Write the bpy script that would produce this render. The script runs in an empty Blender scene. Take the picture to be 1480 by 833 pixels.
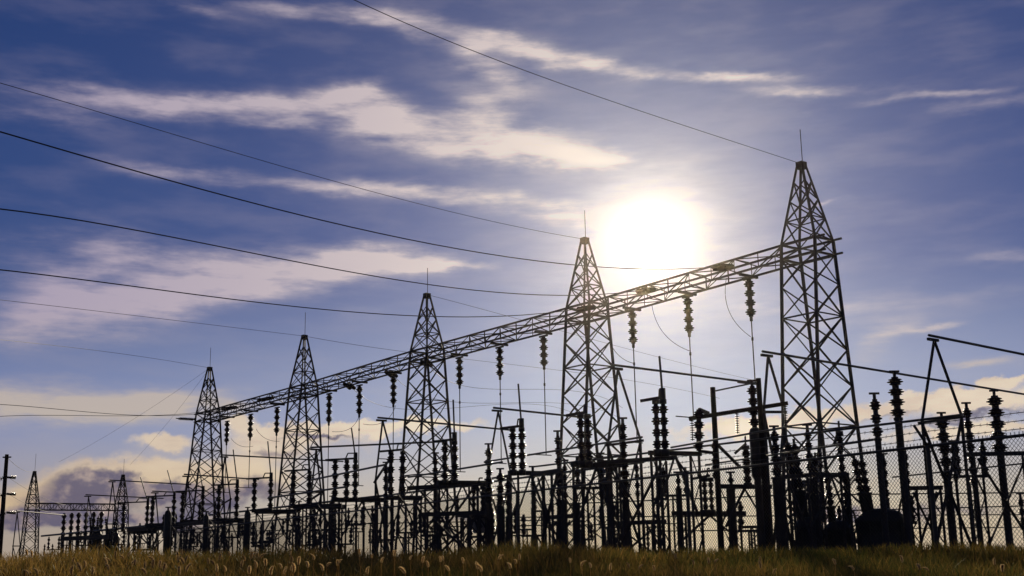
import bpy, bmesh, math, random
import numpy as np
from mathutils import Vector, Matrix
R = math.radians
random.seed(7); rng = np.random.default_rng(7)
scene = bpy.context.scene
C = scene.collection

# ------------------------------------------------------------------ camera
FPX, W, H = 1750.0, 1480.0, 833.0          # focal length in photograph pixels
PITCH, ROLL = math.atan(393.5 / FPX), R(1.0)
EYE = Vector((0, 0, 0.25))                  # the yard lies at z = 0, the meadow dips towards the viewer
F0 = Vector((0, math.cos(PITCH), math.sin(PITCH))); U0 = Vector((0, -math.sin(PITCH), math.cos(PITCH))); R0 = Vector((1, 0, 0))
RR = R0 * math.cos(ROLL) - U0 * math.sin(ROLL); UU = U0 * math.cos(ROLL) + R0 * math.sin(ROLL)
cam_data = bpy.data.cameras.new('camera'); cam = bpy.data.objects.new('camera', cam_data); C.objects.link(cam)
cam_data.sensor_width = 36; cam_data.lens = FPX / W * 36; cam_data.clip_end = 20000; cam_data.clip_start = 0.05
cam.matrix_world = Matrix((RR, UU, -F0)).transposed().to_4x4(); cam.location = EYE
scene.camera = cam

def ray(px, py): return F0 * FPX + RR * (px - W / 2) - UU * (py - H / 2)
def at(px, py, Y):                          # point of the place seen at a photograph pixel, Y metres in front
    d = ray(px, py); return EYE + d * (Y / d.y)
def atz(px, py, z):                         # the same at a known height
    d = ray(px, py); return EYE + d * ((z - EYE.z) / d.z)
def azel(px, py):
    d = ray(px, py).normalized(); return math.degrees(math.atan2(d.x, d.y)), math.degrees(math.asin(d.z))

# ------------------------------------------------------------------ sky, sun, exposure
SUN_AZ, SUN_EL = azel(940, 348)
sun_dir = ray(940, 348).normalized()
world = bpy.data.worlds.new('World'); scene.world = world; world.use_nodes = True
world.cycles.sampling_method = 'MANUAL'; world.cycles.sample_map_resolution = 512
wt = world.node_tree; wt.nodes.clear()
def wn(t, **k):
    n = wt.nodes.new(t)
    for a, b in k.items(): setattr(n, a, b)
    return n
def wl(s, d):
    if hasattr(s, 'is_output'): wt.links.new(s, d)
    else: d.default_value = s
def m(op, a, b=0.0, c=0.0, clamp=False):
    n = wn('ShaderNodeMath', operation=op, use_clamp=clamp); wl(a, n.inputs[0]); wl(b, n.inputs[1]); wl(c, n.inputs[2]); return n.outputs[0]
def mix(f, a, b, bt='MIX'):
    n = wn('ShaderNodeMix', data_type='RGBA', blend_type=bt); n.clamp_factor = True
    wl(f, n.inputs[0])
    for s, v in ((n.inputs[6], a), (n.inputs[7], b)):
        if hasattr(v, 'is_output'): wt.links.new(v, s)
        else: s.default_value = (*v, 1)
    return n.outputs[2]
def srgb(r, g, b):
    return tuple((c / 255 / 12.92 if c / 255 < .04045 else ((c / 255 + .055) / 1.055) ** 2.4) for c in (r, g, b))
def smooth(x, lo, hi):
    n = wn('ShaderNodeMapRange', interpolation_type='SMOOTHSTEP'); wl(x, n.inputs[0]); n.inputs[1].default_value = lo; n.inputs[2].default_value = hi
    return n.outputs[0]
tc = wn('ShaderNodeTexCoord').outputs['Generated']
nrm = wn('ShaderNodeVectorMath', operation='NORMALIZE'); wt.links.new(tc, nrm.inputs[0]); dirv = nrm.outputs[0]
sp = wn('ShaderNodeSeparateXYZ'); wt.links.new(dirv, sp.inputs[0])
az = m('MULTIPLY', m('ARCTAN2', sp.outputs[0], sp.outputs[1]), 180 / math.pi)
el = m('MULTIPLY', m('ARCSINE', sp.outputs[2]), 180 / math.pi)
sky = wn('ShaderNodeTexSky', sky_type='NISHITA', sun_disc=False)
sky.sun_elevation = R(SUN_EL); sky.sun_rotation = R(SUN_AZ); sky.altitude = 300; sky.air_density = 1.0; sky.dust_density = 0.15; sky.ozone_density = 4.0
EXPO = -0.6                                  # the photograph is exposed for the sky
GAIN = 2 ** -EXPO
# angle to the sun in degrees
dt = wn('ShaderNodeVectorMath', operation='DOT_PRODUCT'); wt.links.new(dirv, dt.inputs[0]); dt.inputs[1].default_value = sun_dir
ang = m('MULTIPLY', m('ARCCOSINE', m('MINIMUM', dt.outputs['Value'], 1.0)), 180 / math.pi)
def fall(w, p=1.0): return m('POWER', math.exp(-1), m('POWER', m('DIVIDE', ang, w), p))
# clear sky, in the display units of the clouds below (strength 0.05, exposure EXPO); the air's violet cast as in the photograph
base = mix(1.0, sky.outputs[0], tuple(0.05 / GAIN * c for c in (1.10, .85, 1.10)), 'MULTIPLY')
hs = wn('ShaderNodeHueSaturation'); wt.links.new(base, hs.inputs['Color']); hs.inputs['Saturation'].default_value = 1.18
base = hs.outputs[0]
near = fall(19.0, 1.3)
# thin high haze: whitens the sky towards the horizon and round the sun
hz = m('MINIMUM', m('MULTIPLY_ADD', smooth(el, 15.0, 2.5), .80, m('MULTIPLY', fall(8.5, 1.5), .34)), .9)
base = mix(hz, base, mix(smooth(el, 7.5, .8), mix(fall(19.0, 1.6), srgb(140, 149, 192), srgb(200, 210, 222)), mix(fall(24.0, 1.6), srgb(150, 138, 136), srgb(240, 224, 178))))
# clouds: streaks of cirrus, given by direction, broken up by noise
def vec(x, y):
    cb = wn('ShaderNodeCombineXYZ'); wl(x, cb.inputs[0]); wl(y, cb.inputs[1]); return cb.outputs[0]
AE = vec(az, el)
def vm(op, a, b, c=None):
    n = wn('ShaderNodeVectorMath', operation=op)
    for i, v in enumerate((a, b, c)):
        if v is None: continue
        if hasattr(v, 'is_output'): wt.links.new(v, n.inputs[i])
        else: n.inputs[i].default_value = v
    return n.outputs[0]
def vnoise(scale, detail, rough, stretch):
    n = wn('ShaderNodeTexNoise'); wt.links.new(vm('MULTIPLY', AE, stretch), n.inputs['Vector']); n.inputs['Scale'].default_value = scale; n.inputs['Detail'].default_value = detail; n.inputs['Roughness'].default_value = rough
    return n
big = vm('SUBTRACT', vnoise(.2, 2, .5, (.5, 1, 1)).outputs['Color'], (.5, .5, .5))
fine = vm('SUBTRACT', vnoise(.8, 5, .6, (.45, 1.1, 1)).outputs['Color'], (.5, .5, .5))
AEF = vm('MULTIPLY_ADD', fine, (1.6, .9, 0), AE)
AEC = vm('MULTIPLY_ADD', big, (3.5, 1.3, 0), AEF)
lump = vm('SUBTRACT', vnoise(.75, 4, .55, (1, 1.3, 1)).outputs['Color'], (.5, .5, .5))
AEL = vm('MULTIPLY_ADD', lump, (2.0, 1.7, 0), AE)
PPD = FPX * math.pi / 180
def cloudfield(coord, strokes):
    """sum of soft elongated puffs: (px, py, half length, half width, slope, strength)"""
    acc = 0.0; sx = wn('ShaderNodeSeparateXYZ'); wt.links.new(coord, sx.inputs[0])
    for px, py, L, Wd, deg, amp in strokes:
        a0, e0 = azel(px, py); mp = wn('ShaderNodeMapping', vector_type='TEXTURE'); cb = wn('ShaderNodeCombineXYZ'); wt.links.new(sx.outputs[0], cb.inputs[0]); wt.links.new(sx.outputs[1], cb.inputs[1]); wl(acc, cb.inputs[2])   # one puff after the other keeps the shader's stack small
        wt.links.new(cb.outputs[0], mp.inputs[0])
        mp.inputs['Location'].default_value = (a0, e0, 0); mp.inputs['Rotation'].default_value = (0, 0, R(-deg)); mp.inputs['Scale'].default_value = (L / PPD, Wd / PPD, 1e6)
        d = wn('ShaderNodeVectorMath', operation='DOT_PRODUCT'); wt.links.new(mp.outputs[0], d.inputs[0]); wt.links.new(mp.outputs[0], d.inputs[1])
        acc = m('MULTIPLY_ADD', m('POWER', math.exp(-1), d.outputs['Value']), amp, acc)
    return acc
CIRRUS = [
 (60,155,110,26,4,.6),(230,150,160,17,2,.95),(400,147,150,13,-2,1.0),(515,132,45,16,-12,.9),(430,168,120,13,4,.6),(540,165,90,28,14,.9),(620,195,120,28,12,.95),(740,212,110,30,8,1.1),(840,234,70,16,3,.9),(690,170,60,24,40,.6),
 (260,0,110,10,6,.5),(420,14,110,10,7,.6),(560,32,120,13,10,.9),(670,65,90,24,22,.85),(720,110,60,40,48,.75),(790,75,110,16,16,.9),(920,95,120,10,8,.85),(1060,108,110,7,7,.9),(1190,128,110,7,7,.8),(1330,138,110,6,2,.8),(1440,146,90,9,2,.6),
 (250,248,130,12,5,.55),(420,262,140,10,3,.7),(580,272,140,13,4,.75),(740,296,110,17,8,.7),(830,318,70,14,10,.5),
 (560,368,100,20,4,1.1),(620,380,60,9,2,.9),(470,392,130,26,-6,1.1),(330,405,140,34,-6,1.0),(200,420,130,44,-8,.85),(110,450,120,36,-8,.8),(60,370,130,40,8,.55),(180,350,110,30,14,.5),(40,480,110,22,-6,.7),(665,380,40,5,3,.8),
 (60,590,170,30,0,1.2),(210,590,130,22,-2,1.1),(350,590,110,9,-6,.3),
 (1265,490,50,24,-50,.5),(1300,470,40,14,-20,.6),(1350,466,34,5,-4,1.0),(1430,523,44,7,4,1.1),(1460,372,60,9,4,.7),(1205,289,26,4,-10,.7),(1120,440,120,16,-8,.35),(1390,425,110,12,0,.35),(1210,455,80,20,-20,.4)]
cir = cloudfield(AEC, CIRRUS)
brk = vnoise(.55, 5, .52, (.36, 1.3, 1)).outputs[0]
fib = vnoise(1.3, 6, .62, (.30, 1.5, 1)).outputs[0]
cir = m('MULTIPLY', cir, m('MULTIPLY_ADD', smooth(brk, .32, .62), .6, .58))
cir = smooth(m('MULTIPLY', cir, m('MULTIPLY_ADD', fib, 1.9, .05)), .0, 1.6)
veil = m('MULTIPLY', smooth(brk, .40, .75), .12)
cir = m('MINIMUM', m('ADD', cir, veil), 1.0)
# colour of the cirrus: lavender far from the sun, cream close to it
ccol = mix(near, srgb(158, 146, 176), srgb(250, 232, 212))
ccol = mix(smooth(el, 12.0, 6.5), ccol, srgb(194, 180, 166))
out = mix(m('MULTIPLY', cir, .85), base, ccol)
# low cumulus: sunlit rims round dusky bodies, plus thin banks
CUM = [(128,700,78,34,0,1.0),(235,690,70,26,0,.8),(235,640,44,11,0,1.0),(20,735,52,28,0,.9),(290,700,60,26,0,.8),(390,640,62,24,0,1.0),(455,625,90,13,2,.9),(370,690,70,28,0,.8),(520,650,60,16,0,.35),
 (600,617,110,9,0,1.1),(340,610,30,8,0,.6),(1080,618,110,10,-2,1.0),(1300,590,110,13,-6,.9),(1430,585,90,15,-5,1.0),(1440,556,70,8,-8,.9),(1340,625,130,9,-2,.6),(1150,600,90,9,-4,.6),(1440,620,70,10,0,.7),
 (1000,735,420,8,0,.35),(1300,700,240,10,0,.4),(1250,772,120,7,0,.6),(820,776,90,6,0,.5)]
BODY = [(130,702,58,22,0,1.2),(100,732,66,18,0,.8),(240,712,40,14,0,.9),(25,752,46,20,0,.8),(395,652,44,11,0,.8),(370,705,60,20,0,.8),(300,722,50,18,0,.8),(460,634,60,6,2,.9),(205,752,150,16,0,1.0),(190,700,40,18,0,.5),
 (1400,604,100,7,-5,.8),(1290,604,90,6,-5,.6),(1310,745,190,17,-2,.75),(670,748,80,9,0,.7),(1220,740,50,14,0,.5),(880,745,60,8,0,.6)]
cum = smooth(cloudfield(AEL, CUM), .22, .85)
bod = smooth(cloudfield(AEL, BODY), .30, .95)
lit = mix(smooth(el, 1.5, 5.5), srgb(214, 186, 138), mix(fall(22.0, 1.6), srgb(206, 184, 160), srgb(246, 230, 204)))
lit = mix(m('MULTIPLY', smooth(brk, .40, .7), .5), lit, srgb(168, 142, 132))
out = mix(m('MULTIPLY', cum, .92), out, lit)
lsep = wn('ShaderNodeSeparateXYZ'); wt.links.new(lump, lsep.inputs[0])
bcol = mix(smooth(lsep.outputs[0], -.04, .20), srgb(84, 82, 112), srgb(168, 150, 146))
out = mix(m('MULTIPLY', bod, .9), out, bcol)
# the sun itself, shining through thin cloud
glow = m('MULTIPLY', fall(.62, 2.0), 30.0)
for w_, p_, a_ in ((.85, .85, 1.4), (3.4, .95, .50), (9.0, 1.2, .09)): glow = m('MULTIPLY_ADD', m('MULTIPLY', fall(w_, p_), m('MULTIPLY_ADD', fib, .8, .6)), a_, glow)
gb = wn('ShaderNodeCombineColor'); wl(glow, gb.inputs[0]); wl(m('MULTIPLY', glow, .90), gb.inputs[1]); wl(m('MULTIPLY', glow, .70), gb.inputs[2])
out = mix(1.0, out, gb.outputs[0], 'ADD')
bg = wn('ShaderNodeBackground'); wt.links.new(mix(1.0, out, (20.0 * GAIN,) * 3, 'MULTIPLY'), bg.inputs[0]); bg.inputs[1].default_value = 0.05
wo = wn('ShaderNodeOutputWorld'); wt.links.new(bg.outputs[0], wo.inputs[0])

sun_data = bpy.data.lights.new('sun', 'SUN'); sun_data.energy = 5.0; sun_data.angle = R(.53); sun_data.color = (1, .86, .66)
sun = bpy.data.objects.new('sun', sun_data); C.objects.link(sun)
sun.rotation_euler = (-sun_dir).to_track_quat('-Z', 'Y').to_euler(); sun.location = sun_dir * 300
scene.cycles.max_bounces = 4; scene.cycles.diffuse_bounces = 2; scene.cycles.transmission_bounces = 3; scene.cycles.caustics_reflective = False; scene.cycles.caustics_refractive = False
scene.view_settings.view_transform = 'Standard'; scene.view_settings.look = 'None'
scene.view_settings.exposure = EXPO; scene.view_settings.gamma = 1.0; scene.view_settings.use_curve_mapping = False

# ------------------------------------------------------------------ materials
def material(name, col, col2=None, rough=.6, metal=0., nscale=6., bump=0.0, spec=.5, space='Object', sss=None):
    mt = bpy.data.materials.new(name); mt.use_nodes = True; nt = mt.node_tree; b = nt.nodes['Principled BSDF']
    b.inputs['Roughness'].default_value = rough; b.inputs['Metallic'].default_value = metal; b.inputs['Specular IOR Level'].default_value = spec
    geo = nt.nodes.new('ShaderNodeNewGeometry'); n = nt.nodes.new('ShaderNodeTexNoise'); n.inputs['Scale'].default_value = nscale; n.inputs['Detail'].default_value = 5
    nt.links.new(geo.outputs['Position'], n.inputs['Vector'])
    rp = nt.nodes.new('ShaderNodeValToRGB'); rp.color_ramp.elements[0].position = .35; rp.color_ramp.elements[1].position = .68
    rp.color_ramp.elements[0].color = (*col, 1); rp.color_ramp.elements[1].color = (*(col2 or col), 1)
    nt.links.new(n.outputs[0], rp.inputs[0]); nt.links.new(rp.outputs[0], b.inputs['Base Color'])
    if bump:
        bp = nt.nodes.new('ShaderNodeBump'); bp.inputs['Strength'].default_value = bump; nt.links.new(n.outputs[0], bp.inputs['Height']); nt.links.new(bp.outputs[0], b.inputs['Normal'])
    return mt
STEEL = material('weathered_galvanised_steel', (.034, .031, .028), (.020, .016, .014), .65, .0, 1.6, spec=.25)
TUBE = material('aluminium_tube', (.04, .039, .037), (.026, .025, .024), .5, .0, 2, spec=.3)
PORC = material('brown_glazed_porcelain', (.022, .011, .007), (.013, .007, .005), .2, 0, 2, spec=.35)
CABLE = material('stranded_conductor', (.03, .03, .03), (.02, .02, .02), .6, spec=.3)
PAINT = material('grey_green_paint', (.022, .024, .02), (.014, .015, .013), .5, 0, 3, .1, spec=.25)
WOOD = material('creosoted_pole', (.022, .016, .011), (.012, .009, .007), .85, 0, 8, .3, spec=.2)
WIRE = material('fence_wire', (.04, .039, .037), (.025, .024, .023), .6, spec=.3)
CONC = material('concrete_footing', (.2, .19, .17), (.13, .125, .115), .9, 0, 5, .2)
GRAVEL = material('soil_and_gravel', (.045, .038, .026), (.028, .026, .016), .95, 0, 7, .4)

def leaf_material(name, stops, trans=.5, rough=.6, nscale=.35):
    mt = bpy.data.materials.new(name); mt.use_nodes = True; nt = mt.node_tree; nt.nodes.clear()
    o = nt.nodes.new('ShaderNodeOutputMaterial'); geo = nt.nodes.new('ShaderNodeNewGeometry'); n = nt.nodes.new('ShaderNodeTexNoise')
    n.inputs['Scale'].default_value = nscale; n.inputs['Detail'].default_value = 3; nt.links.new(geo.outputs['Position'], n.inputs['Vector'])
    at_ = nt.nodes.new('ShaderNodeAttribute'); at_.attribute_name = 'tone'
    ad = nt.nodes.new('ShaderNodeMath'); ad.operation = 'ADD'; nt.links.new(at_.outputs['Fac'], ad.inputs[0]); 
    sc = nt.nodes.new('ShaderNodeMath'); sc.operation = 'MULTIPLY_ADD'; nt.links.new(n.outputs[0], sc.inputs[0]); sc.inputs[1].default_value = 1.5; sc.inputs[2].default_value = -.8
    nt.links.new(sc.outputs[0], ad.inputs[1])
    rp = nt.nodes.new('ShaderNodeValToRGB'); e = rp.color_ramp.elements
    e[0].position = stops[0][0]; e[0].color = (*stops[0][1], 1); e[1].position = stops[-1][0]; e[1].color = (*stops[-1][1], 1)
    for p, c in stops[1:-1]: q = e.new(p); q.color = (*c, 1)
    nt.links.new(ad.outputs[0], rp.inputs[0])
    d = nt.nodes.new('ShaderNodeBsdfDiffuse'); t = nt.nodes.new('ShaderNodeBsdfTranslucent'); g = nt.nodes.new('ShaderNodeBsdfGlossy'); g.inputs['Roughness'].default_value = .35
    nt.links.new(rp.outputs[0], d.inputs[0]); nt.links.new(rp.outputs[0], t.inputs[0]); g.inputs[0].default_value = (.6, .6, .5, 1)
    mx = nt.nodes.new('ShaderNodeMixShader'); mx.inputs[0].default_value = trans; nt.links.new(d.outputs[0], mx.inputs[1]); nt.links.new(t.outputs[0], mx.inputs[2])
    m2 = nt.nodes.new('ShaderNodeMixShader'); m2.inputs[0].default_value = .03; nt.links.new(mx.outputs[0], m2.inputs[1]); nt.links.new(g.outputs[0], m2.inputs[2])
    nt.links.new(m2.outputs[0], o.inputs[0]); return mt
GRASS = leaf_material('meadow_grass', [(.1, (.05, .058, .013)), (.45, (.14, .105, .022)), (.8, (.25, .145, .034)), (1., (.40, .25, .07))], .55)
SEED = leaf_material('foxtail_bristles', [(.0, (.66, .44, .18)), (1., (.85, .64, .32))], .72)

# ------------------------------------------------------------------ mesh helpers (shared data)
_cache = {}
def mesh_of(key, verts, faces, mat, smooth_=False):
    k = (key, mat.name)
    if k not in _cache:
        me = bpy.data.meshes.new(key); me.from_pydata(verts, [], faces); me.materials.append(mat)
        if smooth_: me.polygons.foreach_set('use_smooth', [True] * len(me.polygons))
        _cache[k] = me
    return _cache[k]
def box_mesh(mat):
    v = [(x, y, z) for z in (0, 1) for y in (-.5, .5) for x in (-.5, .5)]
    return mesh_of('bar', v, [(0,2,3,1), (4,5,7,6), (0,1,5,4), (1,3,7,5), (3,2,6,7), (2,0,4,6)], mat)
def angle_mesh(mat):                         # L-section steel angle, unit width, unit length
    t = .22; pts = [(-.5, -.5), (.5, -.5), (.5, -.5 + t), (-.5 + t, -.5 + t), (-.5 + t, .5), (-.5, .5)]
    v = [(x, y, z) for z in (0, 1) for x, y in pts]
    f = [(i, (i + 1) % 6, 6 + (i + 1) % 6, 6 + i) for i in range(6)] + [(5, 4, 3, 2, 1, 0), (6, 7, 8, 9, 10, 11)]
    return mesh_of('angle', v, f, mat)
def lathe(key, prof, mat, n=12, smooth_=True):
    k = (key, mat.name)
    if k in _cache: return _cache[k]
    v = []; f = []
    for r, z in prof: v += [(r * math.cos(2 * math.pi * i / n), r * math.sin(2 * math.pi * i / n), z) for i in range(n)]
    for j in range(len(prof) - 1): f += [(j * n + i, j * n + (i + 1) % n, (j + 1) * n + (i + 1) % n, (j + 1) * n + i) for i in range(n)]
    f += [tuple(range(n - 1, -1, -1)), tuple((len(prof) - 1) * n + i for i in range(n))]
    return mesh_of(key, v, f, mat, smooth_)
def cyl_mesh(mat): return lathe('tube', [(.5, 0), (.5, 1)], mat, 10)
# one porcelain unit: iron caps at both ends, a wide drip shed and smaller petticoats
UNIT = [(.50,0),(.50,.09),(.46,.12),(.58,.17),(.88,.23),(.90,.26),(.70,.33),(.74,.38),(1.18,.47),(1.20,.51),(1.06,.54),(.76,.60),(.72,.64),(.98,.71),(1.0,.745),(.66,.81),(.48,.87),(.50,.91),(.50,1.0)]
def unit_mesh(): return lathe('porcelain_unit', UNIT, PORC, 14)
DISC = [(.18,0),(.18,.25),(.55,.35),(1.,.52),(1.,.60),(.62,.66),(.30,.72),(.20,.80),(.18,1.)]
def disc_mesh(): return lathe('insulator_disc', DISC, PORC, 12)

WORLD = {}
def link(name, me, mat_world, parent=None):
    o = bpy.data.objects.new(name, me); C.objects.link(o); WORLD[o.name] = mat_world
    if parent is not None:
        o.parent = parent; o.matrix_parent_inverse = WORLD[parent.name].inverted()
    o.matrix_basis = mat_world; return o
def thing(name, label, cat, loc, group=None):
    o = link(name, None, Matrix.Translation(loc)); o.empty_display_size = .3
    o['label'] = label; o['category'] = cat
    if group: o['group'] = group
    return o
def tag(o, label, cat, group=None):
    o['label'] = label; o['category'] = cat
    if group: o['group'] = group
    return o
def frame_between(a, b, w, w2=None, twist=0.0):
    a = Vector(a); b = Vector(b); d = b - a; L = d.length; z = d / L
    x = z.cross(Vector((0, 0, 1)));
    if x.length < 1e-4: x = Vector((VX[0], VX[1], 0)) if 'VX' in globals() else Vector((1, 0, 0))
    x.normalize(); y = z.cross(x)
    M = Matrix(((x.x, y.x, z.x, a.x), (x.y, y.y, z.y, a.y), (x.z, y.z, z.z, a.z), (0, 0, 0, 1)))
    return M @ Matrix.Rotation(twist, 4, 'Z') @ Matrix.Diagonal((w, w2 or w, L, 1))
def bar(name, a, b, w, parent, mat=None, w2=None): return link(name, box_mesh(mat or STEEL), frame_between(a, b, w, w2), parent)
def angle(name, a, b, w, parent, mat=None): return link(name, angle_mesh(mat or STEEL), frame_between(a, b, w, w, random.choice((0, 1.5708))), parent)
def tube(name, a, b, d, parent, mat=None): return link(name, cyl_mesh(mat or TUBE), frame_between(a, b, d), parent)
def stack(a, b, r, n, parent, name='insulator'):
    """a post insulator: n porcelain units one above the other from a (bottom) to b (top)"""
    a = Vector(a); b = Vector(b); d = (b - a) / n
    core = link(name, cyl_mesh(PORC), frame_between(a, b, r * .7), parent)
    for i in range(n): link('porcelain_unit', unit_mesh(), frame_between(a + d * (i + .015), a + d * (i + .985), r), core)
    return core
def discs(a, b, r, n, parent, name='insulator_string'):
    a = Vector(a); b = Vector(b); d = (b - a) / n
    core = link(name, cyl_mesh(PORC), frame_between(a, b, r * .35), parent)
    for i in range(n): link('insulator_disc', disc_mesh(), frame_between(a + d * i, a + d * (i + 1), r), core)
    return core
def pipe_mesh(name, pts, r, mat, n=6):
    bm = bmesh.new(); prev = None; pts = [Vector(p) for p in pts]
    for i, p in enumerate(pts):
        d = (pts[min(i + 1, len(pts) - 1)] - pts[max(i - 1, 0)]).normalized(); x = d.cross(Vector((0, 0, 1)))
        if x.length < 1e-3: x = Vector((1, 0, 0))
        x.normalize(); y = d.cross(x)
        ring = [bm.verts.new(p + (x * math.cos(2 * math.pi * k / n) + y * math.sin(2 * math.pi * k / n)) * r) for k in range(n)]
        if prev:
            for k in range(n): bm.faces.new((prev[k], prev[(k + 1) % n], ring[(k + 1) % n], ring[k]))
        else: bm.faces.new(ring[::-1])
        prev = ring
    bm.faces.new(prev); bmesh.ops.recalc_face_normals(bm, faces=bm.faces)
    me = bpy.data.meshes.new(name); bm.to_mesh(me); bm.free(); me.materials.append(mat); return me
def spline(pts, n=28):                       # interpolating polynomial through 3 or 4 points
    P = np.array([tuple(p) for p in pts]); ts = np.concatenate(([0], np.cumsum(np.linalg.norm(np.diff(P, axis=0), axis=1)))); ts /= ts[-1]
    T = np.linspace(0, 1, n); out_ = np.zeros((n, 3))
    for i in range(len(P)):
        L = np.ones(n)
        for j in range(len(P)):
            if i != j: L *= (T - ts[j]) / (ts[i] - ts[j])
        out_ += L[:, None] * P[i]
    return [Vector(q) for q in out_]

# ------------------------------------------------------------------ terrain
def ground_z(x, y):
    """meadow dips towards the viewer, a low crest in front of the fence, the yard behind at z = 0"""
    t = np.clip((y - 4) / 18.0, 0, 1); t = t * t * (3 - 2 * t)
    crest = .13 * np.exp(-((y - 21.0) / 3.2) ** 2) * np.clip(1 + (-x) * .03, .5, 2)
    bump = .03 * np.sin(x * .9 + y * .35) + .025 * np.sin(x * .37 - y * .6 + 1.7)
    fade = np.clip((30 - y) / 6, 0, 1)
    return -.62 * (1 - t) + (crest + bump) * fade - .004
def build_ground():
    xs = np.concatenate((-np.geomspace(640, 40, 10), np.linspace(-36, 36, 73), np.geomspace(40, 640, 10)))
    ys = np.concatenate((-np.geomspace(300, 30, 6), np.linspace(-20, 2, 6), np.linspace(3, 36, 67), np.geomspace(40, 700, 14)))
    X, Y = np.meshgrid(xs, ys); Z = ground_z(X, Y)
    v = np.stack((X.ravel(), Y.ravel(), Z.ravel()), 1); nx = len(xs); ny = len(ys)
    f = [(j * nx + i, j * nx + i + 1, (j + 1) * nx + i + 1, (j + 1) * nx + i) for j in range(ny - 1) for i in range(nx - 1)]
    me = bpy.data.meshes.new('ground'); me.from_pydata(v.tolist(), [], f); me.materials.append(GRAVEL)
    me.polygons.foreach_set('use_smooth', [True] * len(f))
    o = bpy.data.objects.new('ground', me); C.objects.link(o); o['kind'] = 'structure'; o['label'] = 'dark meadow soil and gravel yard under the substation'
build_ground()

# ------------------------------------------------------------------ gantry: five lattice towers and four truss beams
VPX = -600.0
def depth_on_row(px, px0, Y0): return Y0 * (px0 - VPX) / (px - VPX)
TOWERS = [  # top px, top py, beam centre py, spike top
 (1158, 237, 362, 188), (845, 346, 452, 305), (617, 426, 514, 388), (440, 486, 566, 452), (303, 532, 603, 503)]
TT = []
for px, py, by, sy in TOWERS:
    Y = depth_on_row(px, 1158, 70.0); top = at(px, py, Y); zb = at(px + 6 * (px - 600) / 560, by, Y).z; spike = at(px + 3 * (px - 600) / 560, sy, Y).z
    TT.append((Vector((top.x, top.y, 0)), top.z, zb, spike))
ROW = (TT[4][0] - TT[0][0]).normalized()     # along the gantry, away from the viewer
VX = Vector((ROW.y, -ROW.x, 0))              # across the gantry, to the right and away
if VX.x < 0: VX = -VX
BH, BW = .45, .80                            # half height and half width of the beam
def tower(base, ztop, zb, zspike, label, a=1.25, b_top=.85, b_bot=2.35, k=1.0, panels=8, tips=4, group='lattice gantry towers'):
    t = thing('lattice_tower', label, 'tower', base, group)
    def corner(z, i):
        sa, sb = ((-1, -1), (1, -1), (1, 1), (-1, 1))[i]
        if z <= zb + BH: q = z / (zb + BH); aa = a * (1.04 - .04 * q); bb = b_bot + (b_top - b_bot) * q
        else: q = (z - zb - BH) / (ztop - zb - BH); aa = a + (.16 - a) * q; bb = b_top + (.16 - b_top) * q
        return base + ROW * (sa * aa * k) + VX * (sb * bb * k) + Vector((0, 0, z))
    lw, bw = .15 * k, .085 * k
    for i in range(4):
        bar('leg', corner(-.05, i), corner(zb + BH, i), lw, t)
        bar('peak_leg', corner(zb + BH, i), corner(ztop, i), lw * .85, t)
        link('footing', box_mesh(CONC), frame_between(corner(0, i) - Vector((0, 0, .2)), corner(0, i) + Vector((0, 0, .16)), .6 * k), t)
    # panels grow a little towards the ground
    hs_ = np.cumsum([0] + [1 + .07 * q for q in range(panels)])[::-1]; hs_ = (1 - hs_ / hs_[0]) * (zb - BH)
    lev = list(hs_[::1])
    lev = sorted(set(float(z) for z in lev))
    for j in range(len(lev) - 1):
        for i in range(4):
            i2 = (i + 1) % 4
            angle('brace', corner(lev[j], i), corner(lev[j + 1], i2), bw, t); angle('brace', corner(lev[j], i2), corner(lev[j + 1], i), bw, t)
            if j % 3 == 0 and j: angle('girt', corner(lev[j], i), corner(lev[j], i2), bw, t)
    for z in (zb - BH, zb + BH):
        for i in range(4): bar('collar', corner(z, i), corner(z, (i + 1) % 4), lw * .8, t)
    for i in range(4): angle('brace', corner(zb - BH, i), corner(zb + BH, (i + 1) % 4), bw, t)
    if k == 1.0:                             # the beam's chords run on through the tower
        e0 = -1.9 if base == TT[0][0] else -1.19; e1 = 1.9 if base == TT[4][0] else 1.19
        for sb in (-1, 1):
            for sz in (-1, 1): bar('through_chord', base + ROW * e0 + VX * (sb * BW * .985) + Vector((0, 0, zb + sz * BH * .97)), base + ROW * e1 + VX * (sb * BW * .985) + Vector((0, 0, zb + sz * BH * .97)), .11, t)
    tl = np.linspace(0, 1, tips + 1) ** .92; tl = [zb + BH + (ztop - zb - BH) * q for q in tl]
    for j in range(tips - (0 if k < 1 else 1)):
        for i in range(4):
            i2 = (i + 1) % 4
            angle('peak_brace', corner(tl[j], i), corner(tl[j + 1], i2), bw * .9, t); angle('peak_brace', corner(tl[j], i2), corner(tl[j + 1], i), bw * .9, t)
            if j == 1: angle('peak_girt', corner(tl[j], i), corner(tl[j], i2), bw * .9, t)
    c = base + Vector((0, 0, ztop - .12 * k))
    link('peak_cap', box_mesh(STEEL), frame_between(c - Vector((0, 0, .22 * k)), c + Vector((0, 0, .22 * k)), .5 * k, .46 * k), t)
    tube('lightning_spike', c + ROW * -.1, Vector((base.x, base.y, zspike)) + ROW * -.1, .05 * max(k, .8), t, STEEL)
    return t
names = ['tallest-looking lattice gantry tower at the closed end of the truss beam, over the breaker tanks', 'second lattice gantry tower from the breaker tanks, beside the glare of the sun',
 'middle lattice gantry tower of the row of five', 'fourth lattice gantry tower from the breaker tanks', 'last lattice gantry tower, where the truss beam ends in open field']
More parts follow.
